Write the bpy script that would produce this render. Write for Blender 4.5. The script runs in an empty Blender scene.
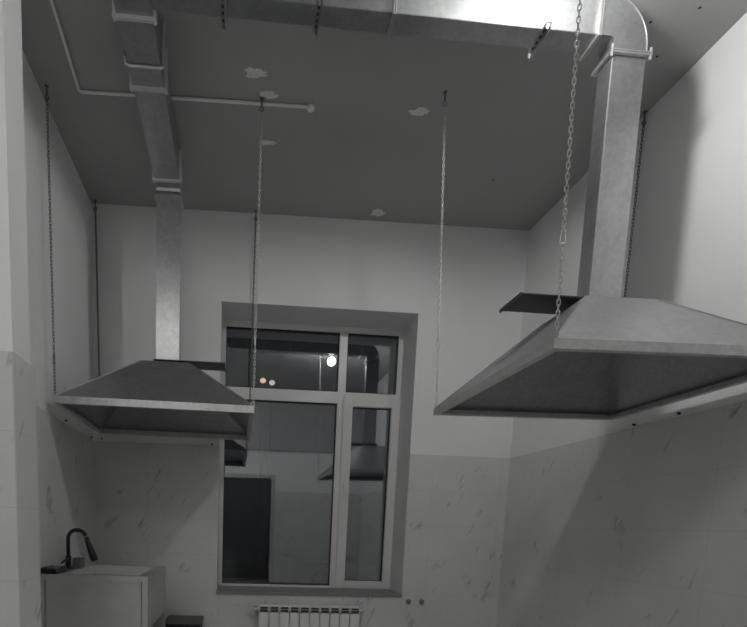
import bpy, bmesh, math, random
from mathutils import Vector, Matrix, Euler
random.seed(7)
S = bpy.context.scene
COL = S.collection

# ------------------------------------------------------------------ camera
EYE = 1.19                       # lens height above the floor; heights below are written from the lens: z = EYE + h
cam_d = bpy.data.cameras.new('camera')
cam = bpy.data.objects.new('camera', cam_d)
COL.objects.link(cam)
right = Vector((0.99698887, -0.07135552, 0.03035762))
down = Vector((0.02114031, -0.12655033, -0.9917349))
fwd = Vector((0.07460752, 0.98939042, -0.12466079))
m = Matrix((right, -down, -fwd)).transposed().to_4x4()
m.translation = (0, 0, EYE)
cam.matrix_world = m
cam_d.sensor_fit = 'HORIZONTAL'
cam_d.sensor_width = 36.0
cam_d.lens = 538.918 / 747 * 36.0
cam_d.shift_x = (373.5 - 274.60) / 747
cam_d.shift_y = (594.37 - 313.5) / 747
cam_d.clip_start = 0.02
S.camera = cam

# ------------------------------------------------------------------ world, light, exposure
w = bpy.data.worlds.new('night')
S.world = w
w.use_nodes = True
w.node_tree.nodes['Background'].inputs[0].default_value = (0.02, 0.025, 0.04, 1)
w.node_tree.nodes['Background'].inputs[1].default_value = 0.12
BULB_STRENGTH = 250.0
BULB_POS = (1.27, 2.33, 2.28)
FILL_STRENGTH = 8.0
FILL_POS = (-0.76, 0.50)
S.view_settings.view_transform = 'Standard'
S.view_settings.look = 'None'
S.view_settings.gamma = 1.0
S.view_settings.use_curve_mapping = False
S.view_settings.exposure = 0.30


# ------------------------------------------------------------------ materials
def mat(name, base=(0.5, 0.5, 0.5), rough=0.5, metal=0.0, spec=0.5, var=0.0, scale=5.0, bump=0.0, bscale=60.0, detail=4.0):
    M = bpy.data.materials.new(name)
    M.use_nodes = True
    nt = M.node_tree
    b = nt.nodes['Principled BSDF']
    b.inputs['Base Color'].default_value = (*base, 1)
    b.inputs['Roughness'].default_value = rough
    b.inputs['Metallic'].default_value = metal
    b.inputs['Specular IOR Level'].default_value = spec
    geo = nt.nodes.new('ShaderNodeNewGeometry')
    if var > 0:
        n = nt.nodes.new('ShaderNodeTexNoise')
        n.inputs['Scale'].default_value = scale
        n.inputs['Detail'].default_value = detail
        nt.links.new(geo.outputs['Position'], n.inputs['Vector'])
        r = nt.nodes.new('ShaderNodeMapRange')
        r.inputs['From Min'].default_value = 0.25
        r.inputs['From Max'].default_value = 0.75
        r.inputs['To Min'].default_value = 1 - var
        r.inputs['To Max'].default_value = 1 + var
        nt.links.new(n.outputs['Fac'], r.inputs['Value'])
        x = nt.nodes.new('ShaderNodeVectorMath')
        x.operation = 'SCALE'
        x.inputs[0].default_value = base
        nt.links.new(r.outputs[0], x.inputs['Scale'])
        nt.links.new(x.outputs[0], b.inputs['Base Color'])
    if bump > 0:
        n2 = nt.nodes.new('ShaderNodeTexNoise')
        n2.inputs['Scale'].default_value = bscale
        n2.inputs['Detail'].default_value = 3
        nt.links.new(geo.outputs['Position'], n2.inputs['Vector'])
        bp = nt.nodes.new('ShaderNodeBump')
        bp.inputs['Strength'].default_value = bump
        bp.inputs['Distance'].default_value = 0.003
        nt.links.new(n2.outputs['Fac'], bp.inputs['Height'])
        nt.links.new(bp.outputs[0], b.inputs['Normal'])
    return M


def galvanised(name, base, rough, metal=0.85, aniso=0.0):
    """zinc sheet: small spangle cells plus broad cloudy staining"""
    M = bpy.data.materials.new(name)
    M.use_nodes = True
    nt = M.node_tree
    b = nt.nodes['Principled BSDF']
    b.inputs['Metallic'].default_value = metal
    if aniso > 0:                            # stretches the sheen sideways, for the lighter zinc of the left drop
        b.inputs['Anisotropic'].default_value = aniso
        tg = nt.nodes.new('ShaderNodeTangent')
        tg.direction_type = 'RADIAL'
        tg.axis = 'Z'
        nt.links.new(tg.outputs[0], b.inputs['Tangent'])
    geo = nt.nodes.new('ShaderNodeNewGeometry')
    v = nt.nodes.new('ShaderNodeTexVoronoi')
    v.inputs['Scale'].default_value = 55
    n = nt.nodes.new('ShaderNodeTexNoise')
    n.inputs['Scale'].default_value = 9
    n.inputs['Detail'].default_value = 6
    n.inputs['Roughness'].default_value = 0.65
    for t in (v, n):
        nt.links.new(geo.outputs['Position'], t.inputs['Vector'])
    sep = nt.nodes.new('ShaderNodeSeparateColor')
    nt.links.new(v.outputs['Color'], sep.inputs[0])
    r1 = nt.nodes.new('ShaderNodeMapRange')
    r1.inputs['To Min'].default_value = 0.93
    r1.inputs['To Max'].default_value = 1.07
    nt.links.new(sep.outputs[0], r1.inputs['Value'])
    r2 = nt.nodes.new('ShaderNodeMapRange')
    r2.inputs['From Min'].default_value = 0.3
    r2.inputs['From Max'].default_value = 0.7
    r2.inputs['To Min'].default_value = 0.92
    r2.inputs['To Max'].default_value = 1.07
    nt.links.new(n.outputs['Fac'], r2.inputs['Value'])
    mu = nt.nodes.new('ShaderNodeMath')
    mu.operation = 'MULTIPLY'
    nt.links.new(r1.outputs[0], mu.inputs[0])
    nt.links.new(r2.outputs[0], mu.inputs[1])
    x = nt.nodes.new('ShaderNodeVectorMath')
    x.operation = 'SCALE'
    x.inputs[0].default_value = base
    nt.links.new(mu.outputs[0], x.inputs['Scale'])
    nt.links.new(x.outputs[0], b.inputs['Base Color'])
    r3 = nt.nodes.new('ShaderNodeMapRange')
    r3.inputs['To Min'].default_value = rough - 0.03
    r3.inputs['To Max'].default_value = rough + 0.04
    nt.links.new(n.outputs['Fac'], r3.inputs['Value'])
    nt.links.new(r3.outputs[0], b.inputs['Roughness'])
    return M


def marble_tile(name, horiz, flip=1.0):
    """white tiles 30 x 60 cm with thin grey diagonal veins; horiz = axis ('X' or 'Y') the wall runs along"""
    M = bpy.data.materials.new(name)
    M.use_nodes = True
    nt = M.node_tree
    N, L = nt.nodes, nt.links
    b = N['Principled BSDF']
    b.inputs['Roughness'].default_value = 0.32
    b.inputs['Specular IOR Level'].default_value = 0.4
    geo = N.new('ShaderNodeNewGeometry')
    sep = N.new('ShaderNodeSeparateXYZ')
    L.new(geo.outputs['Position'], sep.inputs[0])
    Z = sep.outputs['Z']

    def math_(op, a, c=None, d=None):
        k = N.new('ShaderNodeMath')
        k.operation = op
        for i, q in enumerate((a, c, d)):
            if q is None:
                continue
            if isinstance(q, (int, float)):
                k.inputs[i].default_value = q
            else:
                L.new(q, k.inputs[i])
        return k.outputs[0]
    H = math_('MULTIPLY', sep.outputs[horiz], flip)
    # joints
    def joint(coord, off, pitch, half):
        t = math_('PINGPONG', math_('ADD', coord, off), pitch / 2)
        return math_('LESS_THAN', t, half)
    jz = joint(Z, 0.30 * 20 - (EYE + 0.645), 0.30, 0.0011)
    jh = joint(H, 6.0 + 0.13, 0.60, 0.0011)
    j = math_('MAXIMUM', jz, jh)
    # veins: coordinates along / across a 55 degree diagonal
    a = math.radians(58)
    al = math_('ADD', math_('MULTIPLY', H, math.cos(a)), math_('MULTIPLY', Z, math.sin(a)))
    ac = math_('SUBTRACT', math_('MULTIPLY', Z, math.cos(a)), math_('MULTIPLY', H, math.sin(a)))
    cx = N.new('ShaderNodeCombineXYZ')
    L.new(math_('MULTIPLY', al, 1.7), cx.inputs[0])
    L.new(math_('MULTIPLY', ac, 8.5), cx.inputs[1])
    n1 = N.new('ShaderNodeTexNoise')
    n1.inputs['Scale'].default_value = 1.0
    n1.inputs['Detail'].default_value = 2.5
    n1.inputs['Roughness'].default_value = 0.5
    n1.inputs['Distortion'].default_value = 0.15
    L.new(cx.outputs[0], n1.inputs['Vector'])
    d = math_('ABSOLUTE', math_('SUBTRACT', n1.outputs['Fac'], 0.5))
    vein = N.new('ShaderNodeMapRange')
    vein.inputs['From Min'].default_value = 0.0
    vein.inputs['From Max'].default_value = 0.035
    vein.inputs['To Min'].default_value = 1.0
    vein.inputs['To Max'].default_value = 0.0
    L.new(d, vein.inputs['Value'])
    n2 = N.new('ShaderNodeTexNoise')
    n2.inputs['Scale'].default_value = 5.5
    n2.inputs['Detail'].default_value = 2
    L.new(geo.outputs['Position'], n2.inputs['Vector'])
    gate = N.new('ShaderNodeMapRange')
    gate.inputs['From Min'].default_value = 0.585
    gate.inputs['From Max'].default_value = 0.70
    L.new(n2.outputs['Fac'], gate.inputs['Value'])
    v = math_('MULTIPLY', math_('MULTIPLY', vein.outputs[0], gate.outputs[0]), 0.5)
    n3 = N.new('ShaderNodeTexNoise')
    n3.inputs['Scale'].default_value = 2.2
    n3.inputs['Detail'].default_value = 5
    L.new(geo.outputs['Position'], n3.inputs['Vector'])
    cloud = N.new('ShaderNodeMapRange')
    cloud.inputs['From Min'].default_value = 0.3
    cloud.inputs['From Max'].default_value = 0.7
    cloud.inputs['To Min'].default_value = 0.93
    cloud.inputs['To Max'].default_value = 1.04
    L.new(n3.outputs['Fac'], cloud.inputs['Value'])
    dark = math_('MULTIPLY', math_('SUBTRACT', 1.0, v), math_('SUBTRACT', 1.0, math_('MULTIPLY', j, 0.22)))
    val = math_('MULTIPLY', dark, cloud.outputs[0])
    x = N.new('ShaderNodeVectorMath')
    x.operation = 'SCALE'
    x.inputs[0].default_value = TILE
    L.new(val, x.inputs['Scale'])
    L.new(x.outputs[0], b.inputs['Base Color'])
    return M


def glass_mat(name, refl):
    M = bpy.data.materials.new(name)
    M.use_nodes = True
    nt = M.node_tree
    for n in list(nt.nodes):
        if n.type != 'OUTPUT_MATERIAL':
            nt.nodes.remove(n)
    out = [n for n in nt.nodes if n.type == 'OUTPUT_MATERIAL'][0]
    t = nt.nodes.new('ShaderNodeBsdfTransparent')
    t.inputs[0].default_value = (0.75, 0.78, 0.78, 1)
    g = nt.nodes.new('ShaderNodeBsdfGlossy')
    g.inputs['Roughness'].default_value = 0.012
    g.inputs[0].default_value = (0.95, 0.97, 1.0, 1)
    mx = nt.nodes.new('ShaderNodeMixShader')
    mx.inputs[0].default_value = refl
    nt.links.new(t.outputs[0], mx.inputs[1])
    nt.links.new(g.outputs[0], mx.inputs[2])
    nt.links.new(mx.outputs[0], out.inputs[0])
    return M


def glow(name, col, strength):
    M = bpy.data.materials.new(name)
    M.use_nodes = True
    b = M.node_tree.nodes['Principled BSDF']
    b.inputs['Base Color'].default_value = (0.8, 0.8, 0.8, 1)
    b.inputs['Emission Color'].default_value = (*col, 1)
    b.inputs['Emission Strength'].default_value = strength
    return M


TILE = (0.68, 0.68, 0.675)
PLASTER = mat('white_plaster', (0.83, 0.83, 0.83), 0.75, var=0.03, scale=2.5, bump=0.12, bscale=40)
REVEAL = mat('reveal_plaster', (0.82, 0.82, 0.82), 0.8, var=0.03, scale=4)
DRYWALL = mat('grey_drywall', (0.42, 0.42, 0.418), 0.9, var=0.05, scale=2.0, spec=0.2)
PUTTY = mat('putty', (0.82, 0.82, 0.81), 0.85, var=0.14, scale=40)
TILE_X = marble_tile('marble_tile_back', 'X')
TILE_Y = marble_tile('marble_tile_side', 'Y')
TILE_YR = marble_tile('marble_tile_right', 'Y', -1.0)
FLOOR = mat('floor_tile', (0.74, 0.74, 0.73), 0.45, var=0.08, scale=3)
ZINC = galvanised('galvanised_duct', (0.44, 0.45, 0.45), 0.29, 0.9)
STRAP = mat('bright_strap', (0.72, 0.72, 0.71), 0.45, metal=0.25, var=0.06, scale=12)
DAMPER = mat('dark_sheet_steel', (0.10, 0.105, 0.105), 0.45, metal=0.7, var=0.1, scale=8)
ZINC_DROP = galvanised('galvanised_drop_sheen', (0.58, 0.59, 0.59), 0.40, 0.9, 0.75)  # lighter copy of the duct zinc; the drop's sheen is put into the colour
ZINC_HOOD = galvanised('galvanised_hood', (0.38, 0.39, 0.39), 0.40)
ZINC_RIM = galvanised('galvanised_rim', (0.62, 0.62, 0.61), 0.45, 0.7)
ZINC_BRIGHT = galvanised('galvanised_strap', (0.64, 0.64, 0.63), 0.30)
CHAIN = mat('zinc_chain', (0.62, 0.62, 0.60), 0.38, metal=0.8)
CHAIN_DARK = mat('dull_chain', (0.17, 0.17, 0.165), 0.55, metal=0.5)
BLACK_HOLE = mat('dark_slot', (0.02, 0.02, 0.02), 0.8)
PVC = mat('white_pvc', (0.88, 0.88, 0.87), 0.35, var=0.02)
SASH = mat('white_window_plastic', (0.74, 0.74, 0.73), 0.3, var=0.015)
GASKET = mat('black_gasket', (0.02, 0.02, 0.02), 0.6)
SILL = mat('sill_plastic', (0.26, 0.26, 0.26), 0.4, var=0.03)  # base colour darkened to carry the shade on the sill
GLASS = glass_mat('night_glass', 0.25)
STEEL = mat('brushed_steel', (0.62, 0.62, 0.60), 0.40, metal=0.9, var=0.08, scale=6)
STEEL_DARK = mat('steel_basin', (0.62, 0.62, 0.61), 0.5, metal=0.35, var=0.05)
BLACK_METAL = mat('black_coating', (0.012, 0.012, 0.013), 0.35, var=0.1)
CHROME = mat('chrome', (0.7, 0.7, 0.7), 0.15, metal=1.0)
RAD = mat('radiator_enamel', (0.80, 0.80, 0.79), 0.3, var=0.02)
RAD_DARK = mat('radiator_shadow_slot', (0.06, 0.06, 0.06), 0.7)
GREY_PLASTIC = mat('grey_plastic', (0.20, 0.20, 0.20), 0.5, var=0.05)
SCREW = mat('black_screw', (0.015, 0.015, 0.015), 0.5)
DOORFRAME = mat('door_casing', (0.55, 0.54, 0.52), 0.5, var=0.04)


# ------------------------------------------------------------------ mesh helpers
class MB:
    def __init__(self):
        self.bm = bmesh.new()

    def poly(self, pts, faces):
        vs = [self.bm.verts.new(Vector(p)) for p in pts]
        for f in faces:
            try:
                self.bm.faces.new([vs[i] for i in f])
            except ValueError:
                pass
        return vs

    def box(self, a, b, bev=0.0):
        x0, y0, z0 = (min(a[i], b[i]) for i in range(3))
        x1, y1, z1 = (max(a[i], b[i]) for i in range(3))
        P = [(x0, y0, z0), (x1, y0, z0), (x1, y1, z0), (x0, y1, z0), (x0, y0, z1), (x1, y0, z1), (x1, y1, z1), (x0, y1, z1)]
        F = [(0, 3, 2, 1), (4, 5, 6, 7), (0, 1, 5, 4), (1, 2, 6, 5), (2, 3, 7, 6), (3, 0, 4, 7)]
        vs = self.poly(P, F)
        if bev > 0:
            es = {e for v in vs for e in v.link_edges}
            bmesh.ops.bevel(self.bm, geom=list(es), offset=bev, segments=2, affect='EDGES')
        return self

    def prism(self, prof, axis, a, b):
        """closed profile extruded along an axis; prof in the two remaining axes (order x<y<z)"""
        n = len(prof)

        def P(q, t):
            return {'x': (t, q[0], q[1]), 'y': (q[0], t, q[1]), 'z': (q[0], q[1], t)}[axis]
        pts = [P(q, a) for q in prof] + [P(q, b) for q in prof]
        F = [tuple(range(n)), tuple(range(2 * n - 1, n - 1, -1))] + [(i, (i + 1) % n, n + (i + 1) % n, n + i) for i in range(n)]
        self.poly(pts, F)
        return self

    def tube(self, pts, r, seg=10, cap=True, closed=False):
        pts = [Vector(p) for p in pts]
        n = len(pts)
        rad = r if isinstance(r, (list, tuple)) else [r] * n
        rings = []
        up = None
        for i, p in enumerate(pts):
            if closed:
                t = pts[(i + 1) % n] - pts[i - 1]
            else:
                t = pts[min(i + 1, n - 1)] - pts[max(i - 1, 0)]
            t.normalize()
            if up is None:
                up = t.orthogonal().normalized()
            else:
                up = (up - t * up.dot(t)).normalized()
            s = t.cross(up)
            rings.append([self.bm.verts.new(p + (up * math.cos(k * 2 * math.pi / seg) + s * math.sin(k * 2 * math.pi / seg)) * rad[i]) for k in range(seg)])
        m_ = n if closed else n - 1
        for i in range(m_):
            A, B = rings[i], rings[(i + 1) % n]
            for k in range(seg):
                self.bm.faces.new((A[k], A[(k + 1) % seg], B[(k + 1) % seg], B[k]))
        if cap and not closed:
            self.bm.faces.new(rings[0][::-1])
            self.bm.faces.new(rings[-1])
        return self

    def ball(self, c, r, u=14, v=9, scale=(1, 1, 1)):
        mtx = Matrix.Translation(c) @ Matrix.Diagonal((*scale, 1))
        bmesh.ops.create_uvsphere(self.bm, u_segments=u, v_segments=v, radius=r, matrix=mtx)
        return self

    def build(self, name, material, parent=None, smooth=False, mtx=None):
        if mtx is not None:
            self.bm.transform(mtx)
        bmesh.ops.recalc_face_normals(self.bm, faces=self.bm.faces[:])
        me = bpy.data.meshes.new(name)
        self.bm.to_mesh(me)
        self.bm.free()
        if smooth:
            for p in me.polygons:
                p.use_smooth = True
        me.materials.append(material)
        o = bpy.data.objects.new(name, me)
        COL.objects.link(o)
        if parent is not None:
            o.parent = parent
        return o


def thing(name, label, cat, loc=(0, 0, 0), group=None, rot=(0, 0, 0)):
    o = bpy.data.objects.new(name, None)
    o.empty_display_size = 0.1
    COL.objects.link(o)
    o.location = loc
    o.rotation_euler = rot
    return tag(o, label, cat, group)


def tag(o, label, cat, group=None):
    o['label'] = label
    o['category'] = cat
    if group:
        o['group'] = group
    return o


def struct(name, mb, material, label=None):
    o = mb.build(name, material)
    o['kind'] = 'structure'
    if label:
        o['label'] = label
    return o


def copy_tree(o, parent=None):
    c = o.copy()
    COL.objects.link(c)
    if parent is not None:
        c.parent = parent
    for ch in list(o.children):
        copy_tree(ch, c)
    return c


# ------------------------------------------------------------------ room shell
XL, XR, YB, YF, XLF = -1.165, 2.349, 4.60, -0.06, -2.40
CL, CR = 2.4346, 2.4709
TOP = EYE + 2.62
TT = EYE + 0.645                  # top edge of the tiles
WL, WR, WT, WB = -0.154, 1.467, EYE + 1.780, EYE - 0.570   # window opening
PX, PY0, PY1 = -0.885, 2.281, 2.462                        # end of the partition


def ceil_z(x):
    return EYE + CL + (CR - CL) * (x - XL) / (XR - XL)


struct('floor', MB().box((XLF - .1, -2.6, -0.1), (XR + .1, YB + .38, 0)), FLOOR, 'floor of the kitchen')
cz0, cz1 = ceil_z(XLF - .1), ceil_z(XR + .1)
cb = MB()
cb.prism([(XLF - .1, cz0), (XR + .1, cz1), (XR + .1, TOP + .05), (XLF - .1, TOP + .05)], 'y', YF - .1, YB + .3)
ceiling = struct('ceiling', cb, DRYWALL, 'grey unpainted drywall ceiling')

bw = MB()
bw.box((XLF - .1, YB, 0), (WL, YB + .46, TOP)).box((WR, YB, 0), (XR + .1, YB + .46, TOP))
bw.box((WL, YB, 0), (WR, YB + .46, WB)).box((WL, YB, WT), (WR, YB + .46, TOP))
wall_back = struct('wall_back', bw, PLASTER, 'white back wall with the window')
t = 0.008
tb = MB()
tb.box((XL, YB - t, 0), (WL, YB, TT)).box((WR, YB - t, 0), (XR, YB, TT)).box((WL, YB - t, 0), (WR, YB, WB - .012))
tb.build('tile_cladding', TILE_X, wall_back)
wall_left = struct('wall_left', MB().box((XL - .1, PY1, 0), (XL, YB, TOP)), PLASTER, 'white left wall behind the sink')
MB().box((XL, PY1, 0), (XL + t, YB - t, TT)).build('tile_cladding', TILE_Y, wall_left)
wall_right = struct('wall_right', MB().box((XR, YF, 0), (XR + .1, YB, TOP)), PLASTER, 'white right wall behind the near hood')
MB().box((XR - t, YF, 0), (XR, YB - t, TT)).build('tile_cladding', TILE_YR, wall_right)
part = struct('wall_partition', MB().box((XLF, PY0, 0), (PX, PY1, TOP)), PLASTER, 'end of a white partition at the left edge')
tp = MB()
tp.box((PX, PY0 - .010, 0), (PX + .006, PY1, TT))
tp.box((XL, PY1, 0), (PX + .006, PY1 + .042, TT))
tp.build('tile_cladding', TILE_Y, part)
MB().box((XLF, PY0 - .010, 0), (PX, PY0, TT)).build('tile_cladding', TILE_X, part)
struct('wall_outer', MB().box((XLF - .1, YF, 0), (XLF, PY1, TOP)), PLASTER)
# wall behind the camera with the doorway the picture is taken from
DX0, DX1, DT = -0.24, 0.64, 2.06
fw = MB()
fw.box((XLF - .1, YF - .1, 0), (DX0, YF, TOP)).box((DX1, YF - .1, 0), (XR + .1, YF, TOP)).box((DX0, YF - .1, DT), (DX1, YF, TOP))
wall_front = struct('wall_front', fw, PLASTER)
MB().box((XLF, YF, EYE + 1.38), (XR, YF + .03, EYE + 2.60)).build('drywall_bulkhead', DRYWALL, wall_front)
tf = MB()
tf.box((XLF, YF, 0), (DX0 - .07, YF + t, TT)).box((DX1 + .07, YF, 0), (XR, YF + t, TT))
tf.build('tile_cladding', TILE_X, wall_front)
dc = MB()
dc.box((DX0 - .07, YF - .11, 0), (DX0, YF + .012, DT + .07)).box((DX1, YF - .11, 0), (DX1 + .07, YF + .012, DT + .07)).box((DX0, YF - .11, DT), (DX1, YF + .012, DT + .07))
struct('door_1', dc, DOORFRAME)
cor = MB()
cor.box((-1.3, -2.5, 0), (1.7, -2.4, 2.7)).box((-1.4, -2.5, 0), (-1.3, YF - .1, 2.7)).box((1.7, -2.5, 0), (1.8, YF - .1, 2.7)).box((-1.4, -2.5, 2.7), (1.8, YF - .1, 2.8))
struct('wall_corridor', cor, mat('corridor_paint', (0.6, 0.6, 0.6), 0.8))

# putty patches and screw heads on the drywall
def patch(cx, cy, L_, W_, ang, seed):
    rnd = random.Random(seed)
    n = 18
    pts = []
    for k in range(n):
        a = 2 * math.pi * k / n
        r = 1 + rnd.uniform(-.28, .22)
        px, py = math.cos(a) * L_ * r, math.sin(a) * W_ * r * (0.55 + 0.45 * (1 - math.cos(a)) / 2)
        x = cx + px * math.cos(ang) - py * math.sin(ang)
        y = cy + px * math.sin(ang) + py * math.cos(ang)
        pts.append((x, y))
    b = MB()
    b.poly([(x, y, ceil_z(x) - .0015) for x, y in pts] + [(x, y, ceil_z(x) + .001) for x, y in pts],
           [tuple(range(n)), tuple(range(2 * n - 1, n - 1, -1))] + [(i, (i + 1) % n, n + (i + 1) % n, n + i) for i in range(n)])
    b.build('putty_patch', PUTTY, ceiling)


patch(0.055, 3.27, .062, .045, 0.0, 1)
patch(1.03, 3.45, .055, .038, 3.1, 2)
patch(1.06, 4.49, .055, .06, 0.2, 3)
patch(0.155, 3.80, .055, .030, 0.1, 4)
patch(0.14, 3.41, .050, .034, 0.0, 5)
for x, y in ((2.114, 2.70), (1.942, 2.79), (2.119, 2.965), (1.754, 4.01)):
    MB().ball((x, y, ceil_z(x)), .007, 8, 6, (1, 1, .4)).build('drywall_screw', SCREW, ceiling)

# ------------------------------------------------------------------ window
GY = 5.013
win = bpy.data.objects.new('window_1', None)
COL.objects.link(win)
win['kind'] = 'structure'
win['label'] = 'white plastic window with dark night glass'
win.location = (0, 0, 0)


def frame_ring(x0, x1, z0, z1, y0, y1, gx0, gx1, gz0, gz1, bev=.004):
    b = MB()
    b.box((x0, y0, z0), (gx0, y1, z1), bev).box((gx1, y0, z0), (x1, y1, z1), bev)
    b.box((gx0 - .001, y0, gz1), (gx1 + .001, y1, z1), bev).box((gx0 - .001, y0, z0), (gx1 + .001, y1, gz0), bev)
    return b


E_ = EYE
fr = frame_ring(WL, WR, WB + .012, WT, 4.98, 5.045, -.117, 1.422, E_ - .534, E_ + 1.724)
fr.build('window_frame', SASH, win)
MB().box((-.12, 4.982, E_ + 1.118), (1.43, 5.045, E_ + 1.219), .004).build('transom', SASH, win)
MB().box((.889, 4.981, E_ - .535), (.960, 5.045, E_ + 1.727), .004).build('mullion', SASH, win)
sash = frame_ring(.940, 1.462, E_ - .556, E_ + 1.183, 4.957, 5.020, 1.027, 1.385, E_ - .482, E_ + 1.093, .006).build('casement_sash', SASH, win)
hd = MB().box((.971, 4.945, E_ + .34), (.995, 4.957, E_ + .41), .003)
hd.tube([(.983, 4.950, E_ + .39), (.983, 4.917, E_ + .39)], .008)
hd.box((.973, 4.907, E_ + .27), (.993, 4.923, E_ + .40), .005)
hd.build('handle', SASH, sash)
gk = MB()
for (a, b_, c, d) in ((-.117, .889, E_ + 1.219, E_ + 1.724), (.960, 1.422, E_ + 1.219, E_ + 1.724), (-.117, .889, E_ - .534, E_ + 1.118), (1.027, 1.385, E_ - .482, E_ + 1.093)):
    y0 = 4.990
    k = .006
    gk.box((a, y0, c), (a + k, y0 + .02, d)).box((b_ - k, y0, c), (b_, y0 + .02, d)).box((a, y0, d - k), (b_, y0 + .02, d)).box((a, y0, c), (b_, y0 + .02, c + k))
gk.build('gasket', GASKET, win)
for (a, b_, c, d) in ((-.119, .891, E_ + 1.217, E_ + 1.726), (.958, 1.424, E_ + 1.217, E_ + 1.726), (-.119, .891, E_ - .536, E_ + 1.120)):
    MB().box((a, GY, c), (b_, GY + .004, d)).build('window_pane', GLASS, win)
MB().box((1.025, GY - .01, E_ - .484), (1.387, GY - .006, E_ + 1.095)).build('window_pane', GLASS, sash)
MB().box((WL, YB - .022, WB - .012), (WR, 4.985, WB + .012), .003).build('window_sill', SILL, win)
# reveal lining (skim coat inside the opening)
rv = MB()
rv.box((WL, YB, WB), (WL + .003, 4.985, WT)).box((WR - .003, YB, WB), (WR, 4.985, WT)).box((WL, YB, WT - .003), (WR, 4.985, WT))
rv.build('reveal', REVEAL, win)

# ------------------------------------------------------------------ hoods
def hood(x0, x1, y0, y1, zb, tx0, tx1, ty0, ty1, zt, label, rot, lip):
    """pyramid canopy; zb = underside of the rim, heights from the lens"""
    cx, cy = (x0 + x1) / 2, (y0 + y1) / 2
    root = thing('extractor_hood', label, 'hood', (cx, cy, EYE + zb), 'hoods hung on chains', rot)
    th, fl = .0025, .030
    a, b_, c, d = x0 - cx, x1 - cx, y0 - cy, y1 - cy
    e, f, g, h = tx0 - cx, tx1 - cx, ty0 - cy, ty1 - cy
    zt_ = zt - zb

    def ring(x0, x1, y0, y1, z):
        return [(x0, y0, z), (x1, y0, z), (x1, y1, z), (x0, y1, z)]
    sides = [(0, 1, 5, 4), (1, 2, 6, 5), (2, 3, 7, 6), (3, 0, 4, 7)]
    b = MB()
    o = ring(a, b_, c, d, lip) + ring(e, f, g, h, zt_)
    i = ring(a + th, b_ - th, c + th, d - th, lip) + ring(e + th, f - th, g + th, h - th, zt_ - th)
    vs = [b.bm.verts.new(p) for p in o + i]
    for s in sides:
        b.bm.faces.new([vs[k] for k in s])
        b.bm.faces.new([vs[k + 8] for k in reversed(s)])
    b.bm.faces.new([vs[k] for k in (4, 5, 6, 7)])
    b.bm.faces.new([vs[k + 8] for k in (7, 6, 5, 4)])
    for k in range(4):
        b.bm.faces.new([vs[k], vs[8 + k], vs[8 + (k + 1) % 4], vs[(k + 1) % 4]])
    canopy = b.build('canopy', ZINC_HOOD, root)
    # folded seams along the four hips
    for k in range(4):
        p, q = Vector(o[k]), Vector(o[k + 4])
        MB().tube([p.lerp(q, .01), p.lerp(q, .985)], .0045, 6).build('hip_seam', ZINC_HOOD, canopy)
    # rim: vertical lip with a small inward gutter
    r = MB()
    prof = [(0, lip + .003), (0, 0), (fl, 0), (fl, .012), (fl - th, .012), (fl - th, th), (th, th), (th, lip + .003)]
    rings = [[(a + u, c + u, v), (b_ - u, c + u, v), (b_ - u, d - u, v), (a + u, d - u, v)] for u, v in prof]
    rv_ = [[r.bm.verts.new(p) for p in q] for q in rings]
    n = len(rv_)
    for k in range(n):
        A, B = rv_[k], rv_[(k + 1) % n]
        for s in range(4):
            r.bm.faces.new((A[s], A[(s + 1) % 4], B[(s + 1) % 4], B[s]))
    r.build('rim', ZINC_RIM, root)
    # eyelets at the four corners that take the chains
    for sx, px in ((1, a), (-1, b_)):
        for sy, py in ((1, c), (-1, d)):
            m_ = MB()
            cxx, cyy, czz = px + sx * .012, py + sy * .012, lip + .014
            m_.tube([(cxx + .012 * math.cos(q * math.pi / 6), cyy, czz + .012 * math.sin(q * math.pi / 6)) for q in range(12)], .003, 6, closed=True)
            m_.build('eyelet', CHAIN, root)
    return root


HR_ = (1.176, 2.304, 2.044, 3.290, .706)
HL_ = (-1.112, .100, 3.459, 4.561, .698)
hood(*HR_, 1.581, 1.914, 2.508, 2.822, 1.092, 'large galvanised canopy hood beside the right wall, nearer of the two', (0, math.radians(-.95), 0), .034)
hood(*HL_, -.655, -.342, 3.842, 4.178, 1.081, 'dark galvanised canopy hood left of the window, above the sink', (0, math.radians(.25), 0), .040)

# ------------------------------------------------------------------ ducts
def flange(name, parent, axis, a, b_, pos, lipw=.018, th=.006, mat_=None):
    """rectangular flange ring round a duct section; a,b_ opposite corners in the two cross axes"""
    (u0, v0), (u1, v1) = a, b_
    mb = MB()
    for q in (-1, 1):
        p0, p1 = pos + q * .0015, pos + q * (.0015 + th)
        lo, hi = min(p0, p1), max(p0, p1)
        for (s0, t0, s1, t1) in ((u0 - lipw, v0 - lipw, u1 + lipw, v0 + .001), (u0 - lipw, v1 - .001, u1 + lipw, v1 + lipw), (u0 - lipw, v0, u0 + .001, v1), (u1 - .001, v0, u1 + lipw, v1)):
            if axis == 'z':
                mb.box((s0, t0, lo), (s1, t1, hi))
            elif axis == 'y':
                mb.box((s0, lo, t0), (s1, hi, t1))
            else:
                mb.box((lo, s0, t0), (hi, s1, t1))
    return mb.build(name, mat_ or ZINC_BRIGHT, parent)


RY0, RY1, RX0, RX1 = 2.636, 2.740, 1.670, 1.831
MZ0, MZ1 = EYE + 2.260, EYE + 2.430
rd = thing('ventilation_duct', 'galvanised duct crossing below the ceiling and dropping to the right hood', 'duct', (RX0 + .077, (RY0 + RY1) / 2, EYE + 1.094))
off = Matrix.Translation(-rd.location)


def rdp(mb, name, mt, smooth=False):
    return mb.build(name, mt, rd, smooth, off)


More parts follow.
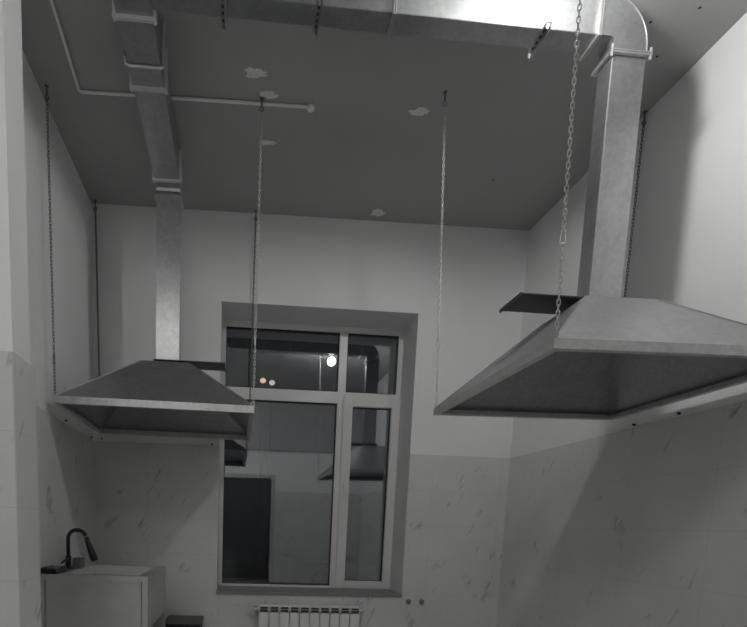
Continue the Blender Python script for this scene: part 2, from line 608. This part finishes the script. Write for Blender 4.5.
main = MB().box((-.416, RY0, MZ0), (.648, RY1, MZ1), .002)
rdp(main, 'duct_section', ZINC)
rdp(MB().box((.648, RY0, MZ0), (1.592, RY1, MZ1), .002), 'duct_section', ZINC)
ex, ez, er = 1.626, EYE + 2.225, .205
prof = [(1.592, MZ0), (1.652, MZ0), (1.666, MZ0 - .005), (RX0, MZ0 - .018), (RX0, EYE + 2.200), (RX1, EYE + 2.200)]
prof += [(ex + er * math.cos(q * math.pi / 24), ez + er * math.sin(q * math.pi / 24)) for q in range(0, 13)] + [(1.592, MZ1)]
el = rdp(MB().prism(prof, 'y', RY0, RY1), 'elbow', ZINC)
sm = MB()
arc = [(RX1, EYE + 2.205)] + [(ex + er * math.cos(q * math.pi / 24), ez + er * math.sin(q * math.pi / 24)) for q in range(0, 13)]
sm.tube([(x, RY0, z) for x, z in arc], .0035, 6)
sm.build('elbow_seam', ZINC_BRIGHT, el, False, off)
rdp(MB().box((RX0, RY0, EYE + 1.096), (RX1, RY1, EYE + 2.184), .0025), 'drop', ZINC)


def rflange(axis, a, b_, pos, name='flange'):
    o = flange(name, None, axis, a, b_, pos)
    o.data.transform(off)
    o.parent = rd
    return o


rflange('z', (RX0, RY0), (RX1, RY1), EYE + 2.191)
rflange('x', (RY0, MZ0), (RY1, MZ1), 1.592)
rflange('x', (RY0, MZ0), (RY1, MZ1), .648)
rflange('z', (RX0, RY0), (RX1, RY1), EYE + 1.110)
# clamp screws at the flange below the elbow
for x, y in ((RX0 - .012, RY0 - .012), (RX1 + .012, RY0 - .012)):
    rdp(MB().tube([(x, y, EYE + 2.168), (x, y, EYE + 2.217)], .006, 8), 'clamp', ZINC_BRIGHT)
# the long standing seam on the drop's front-left edge
rdp(MB().tube([(RX0, RY0, EYE + 1.10), (RX0, RY0, EYE + 2.17)], .004, 6), 'seam', ZINC_BRIGHT)
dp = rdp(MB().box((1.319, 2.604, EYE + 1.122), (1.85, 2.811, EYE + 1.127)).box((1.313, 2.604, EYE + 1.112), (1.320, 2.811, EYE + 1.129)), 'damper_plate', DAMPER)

LX0, LX1, LY0, LY1 = -.577, -.417, 3.959, 4.071
LZ0, LZ1 = EYE + 2.234, EYE + 2.405
ld = thing('ventilation_duct', 'galvanised duct running along the ceiling and dropping to the left hood', 'duct', ((LX0 + LX1) / 2, (LY0 + LY1) / 2, EYE + 1.083))
offl = Matrix.Translation(-ld.location)


def ldp(mb, name, mt):
    return mb.build(name, mt, ld, False, offl)


# junction box taking the cross duct, then two lengths and the elbow
ldp(MB().box((LX0, 2.50, LZ0), (LX1, 2.742, MZ1), .002), 'tee_section', ZINC)
ldp(MB().box((LX0, 2.746, LZ0), (LX1, 3.136, LZ1), .002), 'duct_section', ZINC)
ldp(MB().box((LX0, 3.140, LZ0), (LX1, 3.887, LZ1), .002), 'duct_section', ZINC)
lp = [(3.891, LZ0), (3.935, LZ0), (3.953, LZ0 - .012), (LY0, LZ0 - .03), (LY0, LZ0 - .056), (LY1, LZ0 - .056)]
lp += [(3.892 + .179 * math.cos(q * math.pi / 20), LZ0 + .01 + .161 * math.sin(q * math.pi / 20)) for q in range(0, 11)]
lp = [(y, min(z, LZ1)) for y, z in lp]
ldp(MB().prism(lp, 'x', LX0, LX1), 'elbow', ZINC)
ldp(MB().box((LX0, LY0, EYE + 1.085), (LX1, LY1, LZ0 - .064), .0025), 'drop', ZINC_DROP)


def lflange(axis, a, b_, pos, w_=.016):
    o = flange('flange', None, axis, a, b_, pos, w_, .006, STRAP if axis == 'y' else ZINC_BRIGHT)
    o.data.transform(offl)
    o.parent = ld
    if axis == 'y':
        for x in (a[0] - .009, b_[0] + .009):
            MB().tube([(x, pos - .014, a[1] - .008), (x, pos + .016, a[1] - .008)], .0085, 8).build('corner_bolt', STRAP, o, False, offl)


lflange('y', (LX0, LZ0), (LX1, LZ1), 2.744)
lflange('y', (LX0, LZ0), (LX1, LZ1), 3.138)
lflange('y', (LX0, LZ0), (LX1, LZ1), 3.889)
lflange('z', (LX0, LY0), (LX1, LY1), LZ0 - .060, .012)
lflange('z', (LX0, LY0), (LX1, LY1), EYE + 1.100)
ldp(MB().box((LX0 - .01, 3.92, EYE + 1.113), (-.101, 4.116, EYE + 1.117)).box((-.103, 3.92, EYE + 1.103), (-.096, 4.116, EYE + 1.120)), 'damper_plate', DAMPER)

# hangers: perforated angle under the duct on two threaded rods
def strap_hanger(loc_x, y0, y1, zbar, label, rods):
    t_ = thing('duct_hanger', label, 'hanger', (loc_x, (y0 + y1) / 2, zbar), 'hangers carrying the ducts')
    T_ = Matrix.Translation(-t_.location)
    b = MB()
    b.box((loc_x - .012, y0, zbar - .003), (loc_x + .012, y1, zbar)).box((loc_x + .010, y0, zbar - .026), (loc_x + .012, y1, zbar))
    bar = b.build('perforated_angle', ZINC_HOOD, t_, False, T_)
    n = 6
    for k in range(n):
        y = y0 + (k + .5) * (y1 - y0) / n
        MB().box((loc_x - .004, y - .008, zbar - .0036), (loc_x + .004, y + .008, zbar - .0028)).build('perforation', BLACK_HOLE, bar, False, T_)
    for y in rods:
        MB().tube([(loc_x, y, zbar - .02), (loc_x, y, ceil_z(loc_x) + .01)], .004, 8).build('threaded_rod', STRAP, t_, False, T_)
        MB().tube([(loc_x, y, zbar - .014), (loc_x, y, zbar - .003)], .009, 6).build('nut', ZINC_BRIGHT, t_, False, T_)


strap_hanger(.314, 2.597, 2.78, MZ0, 'perforated hanger under the middle of the cross duct', (2.612, 2.766))
strap_hanger(-.105, 2.597, 2.80, MZ0, 'perforated hanger under the cross duct close to the left duct', (2.612, 2.785))
strap_hanger(1.340, 2.597, 2.78, MZ0, 'perforated hanger under the cross duct near its bright patch', (2.612, 2.766))
u = thing('duct_hanger', 'bright metal hanger wrapped under the left ceiling duct', 'hanger', ((LX0 + LX1) / 2, 3.0, LZ0), 'hangers carrying the ducts')
T_ = Matrix.Translation(-u.location)
MB().tube([(LX0 - .014, 3.0, LZ0 + .03), (LX0 - .010, 3.0, LZ0 - .002), (LX0 + .006, 3.0, LZ0 - .008), (LX1 - .006, 3.0, LZ0 - .008), (LX1 + .014, 3.0, LZ0 - .002)], .006, 8).build('cross_bar', STRAP, u, False, T_)
MB().tube([(LX1 + .014, 3.0, LZ0 - .006), (LX1 + .014, 3.0, ceil_z(LX1) + .01)], .0055, 8).build('threaded_rod', STRAP, u, False, T_)
MB().tube([(LX0 - .014, 3.0, LZ0 - .004), (LX0 - .014, 3.0, ceil_z(LX0) + .01)], .0045, 8).build('threaded_rod', ZINC_HOOD, u, False, T_)

# ------------------------------------------------------------------ chains
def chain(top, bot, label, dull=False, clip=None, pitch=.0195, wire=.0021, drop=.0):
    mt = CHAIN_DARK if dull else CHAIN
    top = Vector((top[0], top[1], ceil_z(top[0])))
    bot = Vector((bot[0], bot[1], EYE + bot[2]))
    r = thing('chain', label, 'chain', top, 'chains holding the hoods')
    d = bot - top
    L_ = d.length
    dirn = d / L_
    # ceiling hook: plate and screw eye
    h = MB()
    h.tube([(0, 0, .01), (0, 0, -.05)], .0055, 8)
    h.ball((0, 0, 0), .013, 10, 6, (1, 1, .5))
    h.tube([(.011 * math.cos(q * math.pi / 6), 0, -.060 + .011 * math.sin(q * math.pi / 6)) for q in range(12)], .0035, 6, closed=True)
    h.build('ceiling_hook', CHAIN_DARK, r, True)
    q = dirn.to_track_quat('Z', 'X').to_matrix().to_4x4()
    lk = MB()
    lower = MB()
    s0 = .060
    n = max(3, int((L_ - s0) / pitch))
    pitch = (L_ - s0) / n
    half = pitch / 2 + wire
    rr = .0060
    base = []
    for k in range(8):                       # one stadium link in the XZ plane
        a = k * 2 * math.pi / 8 + math.pi / 8
        zc = (half - rr) if math.sin(a) > 0 else -(half - rr)
        base.append((rr * math.cos(a), 0, zc + rr * math.sin(a)))
    ck = int(clip * n) if clip else -10
    for k in range(n):
        if ck <= k <= ck + 1 and clip:
            continue
        mtx = q @ Matrix.Translation((0, 0, s0 + (k + .5) * pitch)) @ Matrix.Rotation((k % 2) * math.pi / 2 + .35, 4, 'Z')
        (lower if clip and k > ck else lk).tube([mtx @ Vector(p) for p in base], wire, 5, closed=True)
    lk.build('links', mt, r, True)
    if clip:
        lower.build('links', mt, r, True)
    else:
        lower.bm.free()
    if clip:
        c = MB()
        mtx = q @ Matrix.Translation((0, 0, s0 + (ck + 1) * pitch)) @ Matrix.Rotation(.5, 4, 'Z')
        hh, wv = pitch * 1.35, .0100
        c.tube([mtx @ Vector((wv * math.cos(a * math.pi / 8) * (1.0 if math.sin(a * math.pi / 8) > 0 else .75), 0, (hh - wv if math.sin(a * math.pi / 8) > 0 else -(hh - wv)) + wv * math.sin(a * math.pi / 8))) for a in range(16)], .0036, 6, closed=True)
        c.build('snap_hook', mt, r, True)
    return r


def rim_pt(H, sx, sy, dz):
    x = H[0] + .012 if sx == 0 else H[1] - .012
    y = H[2] + .012 if sy == 0 else H[3] - .012
    return (x, y, H[4] + dz)


chain((1.151, 2.056), (1.188, 2.056, .756), 'bright chain to the near left corner of the right hood', clip=.79)
chain((1.127, 3.294), (1.188, 3.278, .756), 'bright chain to the far left corner of the right hood', clip=.78)
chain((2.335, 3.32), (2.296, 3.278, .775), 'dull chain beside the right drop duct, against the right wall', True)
chain((2.30, 2.06), (2.292, 2.056, .775), 'chain to the near right corner of the right hood', clip=.63)
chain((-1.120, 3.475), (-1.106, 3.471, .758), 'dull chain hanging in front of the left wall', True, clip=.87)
chain((.099, 3.439), (.093, 3.471, .748), 'bright chain to the near right corner of the left hood', clip=.77)
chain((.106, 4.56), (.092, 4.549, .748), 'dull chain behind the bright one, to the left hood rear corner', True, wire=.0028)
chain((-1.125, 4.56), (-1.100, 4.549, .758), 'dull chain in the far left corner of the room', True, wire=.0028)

# ------------------------------------------------------------------ wiring on the ceiling
def cz(x, y, d=.011):
    return (x, y, ceil_z(x) - d)


cd = thing('cable_conduit', 'thin white conduit bending across the grey ceiling', 'conduit', cz(-.94, 3.48))
T_ = Matrix.Translation(-cd.location)
MB().tube([cz(-.895, 2.1), cz(-.918, 2.948), cz(-.938, 3.43), cz(-.940, 3.47), cz(-.932, 3.483), cz(-.90, 3.482), cz(-.628, 3.476), cz(-.429, 3.475), cz(.372, 3.464)], .0085, 8).build('tube', PVC, cd, False, T_)
MB().ball(cz(.385, 3.463, .016), .026, 12, 8, (1, .8, .8)).build('end_cap', PVC, cd, True, T_)

# ------------------------------------------------------------------ lamps
def bulb(pos, strength, label, rad=.05, top=None):
    x, y, h = pos
    z = EYE + h
    top = top or ceil_z(x)
    r = thing('ceiling_lamp', label, 'lamp', (x, y, top))
    T_ = Matrix.Translation(-r.location)
    MB().tube([(x, y, top + .002), (x, y, top - .022)], .04, 16).build('rose', PVC, r, False, T_)
    MB().tube([(x, y, top - .02), (x, y, z + rad + .04)], .004, 8).build('cord', PVC, r, False, T_)
    MB().tube([(x, y, z + rad + .045), (x, y, z + rad - .003)], [.018, .021], 14).build('socket', PVC, r, False, T_)
    MB().ball((x, y, z), rad, 18, 12).build('bulb', glow('bulb_light', (1.0, .995, .985), strength), r, True, T_)


bulb(BULB_POS, BULB_STRENGTH, 'bare bulb hanging in front of the cross duct', .052)
dx_, dy_ = FILL_POS
dl = thing('fill_disc', 'added wide round fill light under the ceiling at the near left end of the room', 'lamp', (dx_, dy_, ceil_z(dx_)))  # added fill source out of view, lifts the shaded tiles softly
MB().tube([(0, 0, .012), (0, 0, -.05)], .47, 48).build('fill_housing', PVC, dl)
MB().tube([(0, 0, -.0505), (0, 0, -.060)], .45, 48).build('fill_diffuser', glow('fill_glow', (1.0, .99, .97), FILL_STRENGTH), dl)
bulb((.2, -1.5, 1.30), 9.0, 'added dim fill bulb in the corridor behind the doorway', .05, 2.70)  # added unseen bulb, brightens the dark doorway mirrored in the glass

# ------------------------------------------------------------------ radiator
rx0, rx1, rz1, rz0 = .21, 1.075, EYE - .655, EYE - .655 - .56
rad = thing('radiator', 'white sectional radiator under the window', 'radiator', ((rx0 + rx1) / 2, 4.53, rz0))
n = 10
pw = (rx1 - rx0) / n
sec = None
for k in range(n):
    b = MB()
    w2 = pw / 2 - .003
    b.box((-w2, -.046, 0), (w2, -.039, .495), .002)                       # front plate
    b.box((-w2 * .72, -.039, .02), (w2 * .72, .035, .535), .004)         # water way
    b.box((-w2, .030, .02), (w2, .036, .53), .002)                        # rear plate
    b.prism([(-.045, .505), (-.040, .545), (-.015, .556), (.02, .556), (.036, .545), (.036, .535), (-.012, .54), (-.038, .505)], 'x', -w2, w2)
    o = b.build('section', RAD, rad)
    o.location = (rx0 + (k + .5) * pw - (rx0 + rx1) / 2, 0, 0)
    for z0_, z1_ in ((.500, .521), (.526, .543)):
        MB().box((-w2 * .80, -.0475, z0_), (w2 * .80, -.038, z1_)).build('air_slot', RAD_DARK, o)
b = MB().tube([(rx0 - .03 - (rx0 + rx1) / 2, 0, .52), (rx1 + .03 - (rx0 + rx1) / 2, 0, .52)], .016, 12)
b.build('header_pipe', RAD, rad)
for sg in (-1, 1):
    MB().tube([(sg * ((rx1 - rx0) / 2 + .01), 0, .52), (sg * ((rx1 - rx0) / 2 + .04), 0, .52)], .018, 12).build('end_plug', CHROME, rad)
    for zz in (.08, .44):
        MB().box((sg * .3 - .012, .036, zz), (sg * .3 + .012, .054, zz + .06)).build('bracket', RAD, rad)

# ------------------------------------------------------------------ pipe stubs right of the window
for x, lb in ((1.525, 'left one of two small grey pipe caps below the window corner'), (1.643, 'right one of two small grey pipe caps below the window corner')):
    r = thing('pipe_cap', lb, 'pipe', (x, YB - t, EYE - .617), 'pipe caps by the window')
    MB().tube([(0, .0, 0), (0, -.006, 0)], .023, 16).build('collar', GREY_PLASTIC, r)
    MB().tube([(0, -.006, 0), (0, -.024, 0)], .016, 14).build('cap', GREY_PLASTIC, r)

# ------------------------------------------------------------------ screws above the tile edge
for k, (p, ax, lb) in enumerate((((XL, 3.852, .668), 'x', 'small dark plug on the left wall below the left hood'),
                ((XL, 4.50, .660), 'x', 'small dark plug on the left wall close to the far corner'),
                ((-1.10, YB, .668), 'y', 'small dark plug on the back wall close to the left corner'),
                ((-.21, YB, .657), 'y', 'small dark plug on the back wall left of the window'),
                ((XR, 3.138, .663), 'r', 'small dark plug on the right wall below the hood rear corner'),
                ((XR, 2.81, .663), 'r', 'small dark plug on the right wall, nearer the camera'))):
    dx, dy = {'x': (.015, 0), 'y': (0, -.015), 'r': (-.015, 0)}[ax]
    x, y, z = p
    o = MB().tube([(0, 0, 0), (dx, dy, .002)], .0065, 10).build('wall_plug', SCREW)
    o.location = (x, y, EYE + z)
    tag(o, lb, 'plug', 'plugs above the tile edge')

# ------------------------------------------------------------------ sink
SX0, SX1, SY0, SY1, SZ = XL + t + .003, -.514, 3.235, 4.075, EYE - .317
sk = thing('sink_unit', 'stainless steel catering sink against the left wall', 'sink', ((SX0 + SX1) / 2, (SY0 + SY1) / 2, 0))
T_ = Matrix.Translation(-sk.location)
bx0, bx1, by0, by1 = SX0 + .13, SX1 - .06, SY0 + .08, SY1 - .08
top = MB()
for (a, c, b_, d) in ((SX0, SY0, bx0, SY1), (bx1, SY0, SX1, SY1), (bx0, SY0, bx1, by0), (bx0, by1, bx1, SY1)):
    top.box((a, c, SZ - .035), (b_, d, SZ))
top.box((SX0, SY0, SZ), (SX0 + .015, SY1, SZ + .012))
top.build('worktop', STEEL, sk, False, T_)
bs = MB()
bs.box((bx0, by0, SZ - .16), (bx1, by1, SZ - .155)).box((bx0, by0, SZ - .16), (bx0 + .002, by1, SZ - .0005)).box((bx1 - .002, by0, SZ - .16), (bx1, by1, SZ - .0005))
bs.box((bx0, by0, SZ - .16), (bx1, by0 + .002, SZ - .0005)).box((bx0, by1 - .002, SZ - .16), (bx1, by1, SZ - .0005))
bas = bs.build('basin', STEEL_DARK, sk, False, T_)
MB().tube([((bx0 + bx1) / 2, (by0 + by1) / 2, SZ - .156), ((bx0 + bx1) / 2, (by0 + by1) / 2, SZ - .152)], .045, 18).build('drain', CHROME, bas, False, T_)
LEGW = .038
for lx in (SX0, SX1 - LEGW):
    for ly in (SY0 + .004, SY1 - LEGW - .004):
        lg = MB().box((lx + .001, ly, .03), (lx + LEGW - .001, ly + LEGW, SZ - .035), .003).build('leg', STEEL, sk, False, T_)
        MB().tube([(lx + LEGW / 2, ly + LEGW / 2, 0), (lx + LEGW / 2, ly + LEGW / 2, .032)], .016, 12).build('foot', BLACK_METAL, lg, False, T_)
MB().box((SX0 + LEGW + .004, SY0 + .014, .12), (SX1 - LEGW - .004, SY0 + .019, SZ - .035), .001).build('side_panel', STEEL, sk, False, T_)
MB().box((SX0 + LEGW, SY1 - .02, .12), (SX1 - LEGW, SY1 - .016, SZ - .035), .001).build('side_panel', STEEL, sk, False, T_)
MB().box((SX1 - .012, SY0 + LEGW + .008, SZ - .34), (SX1 - .008, SY1 - LEGW - .008, SZ - .035), .001).build('front_panel', STEEL, sk, False, T_)
MB().box((SX0 + .01, SY0 + .03, .15), (SX1 - .02, SY1 - .03, .17), .002).build('bottom_shelf', STEEL_DARK, sk, False, T_)
MB().box((SX1 - .006, SY0 + .012, SZ - .125), (SX1 + .006, SY0 + .030, SZ - .065), .003).build('clip', CHROME, sk, False, T_)
# faucet
fx, fy = -1.10, 3.66
fa = thing('faucet', 'black gooseneck faucet with a pull-down spray on the steel sink', 'faucet', (fx, fy, SZ))
T_ = Matrix.Identity(4)
MB().tube([(0, 0, 0), (0, 0, .008), (0, 0, .010), (0, 0, .085)], [.027, .027, .019, .019], 16).build('body', BLACK_METAL, fa, True)
pts = [(0, 0, .08), (-.001, 0, .145)]
for q in range(0, 15):
    a = math.pi - q * math.pi * .88 / 14
    pts.append((.058 + .058 * math.cos(a), 0, .198 + .058 * math.sin(a)))
MB().tube(pts, .0125, 12).build('gooseneck', BLACK_METAL, fa, True)
p1 = Vector(pts[-1])
d1 = Vector((.36, 0, -1)).normalized()
MB().tube([p1, p1 + d1 * .012], .010, 10).build('spray_joint', CHROME, fa, True)
MB().tube([p1 + d1 * .012, p1 + d1 * .05, p1 + d1 * .15, p1 + d1 * .175], [.014, .018, .025, .022], 14).build('spray_head', BLACK_METAL, fa, True)
lv = MB().tube([(0, -.012, .055), (-.004, -.05, .060), (-.01, -.11, .045)], [.010, .008, .006], 10)
lv.build('lever', BLACK_METAL, fa, True)
# things on the sink ledge
sd = thing('soap_dish', 'black soap dish on the sink ledge left of the faucet', 'dish', (-1.098, 3.36, SZ))
b = MB().box((-.04, -.11, 0), (.045, .11, .006), .003).box((-.04, -.11, .006), (-.034, .11, .035)).box((.039, -.11, .006), (.045, .11, .03)).box((-.04, -.11, .006), (.045, -.104, .03)).box((-.04, .104, .006), (.045, .11, .03))
b.build('tray', BLACK_METAL, sd)
MB().box((-.025, -.07, .008), (.030, .06, .034), .006).build('sponge', GREY_PLASTIC, sd)
sp = thing('small_box', 'small grey box on the sink ledge beside the black faucet', 'box', (-1.075, 3.80, SZ))
MB().box((-.03, -.045, 0), (.03, .045, .055), .004).build('body', GREY_PLASTIC, sp)
MB().box((-.031, -.046, .055), (.031, .046, .064), .003).build('lid', GREY_PLASTIC, sp)

# ------------------------------------------------------------------ low black stand
bn = thing('low_stand', 'low black metal stand on the floor right of the sink', 'stand', (-.40, 4.33, 0))
HT = EYE - .768
MB().box((-.15, -.20, HT - .03), (.145, .22, HT), .004).build('top', BLACK_METAL, bn)
for sx in (-1, 1):
    for sy in (-1, 1):
        MB().box((sx * .12 - .016, sy * .18 - .016 + .01, 0), (sx * .12 + .016, sy * .18 + .016 + .01, HT - .03), .002).build('leg', BLACK_METAL, bn)
MB().box((-.12, -.16, .14), (.12, .18, .155), .002).build('lower_shelf', BLACK_METAL, bn)

# ------------------------------------------------------------------ street lamps far outside, seen through the upper pane
for x, y, h, c, st, lb in ((.60, 14.0, 3.60, (1.0, .55, .42), 1.6, 'left one of two faint warm street lamps outside the window'),
                           (.83, 14.0, 3.56, (1.0, .82, .65), 1.1, 'right one of two faint warm street lamps outside the window')):
    r = thing('street_lamp', lb, 'street lamp', (x, y, 0), 'street lamps outside')
    MB().tube([(0, .06, 0), (0, .06, EYE + h + .05), (0, .0, EYE + h + .10)], .035, 8).build('pole', BLACK_METAL, r)
    MB().ball((0, -.02, EYE + h), .075, 12, 8, (1, 1, .8)).build('lantern', glow('lantern_glow', c, st), r, True)
struct('ground', MB().box((-8, YB + .6, -.2), (10, 20, -.1)), mat('asphalt', (.02, .02, .02), .9))
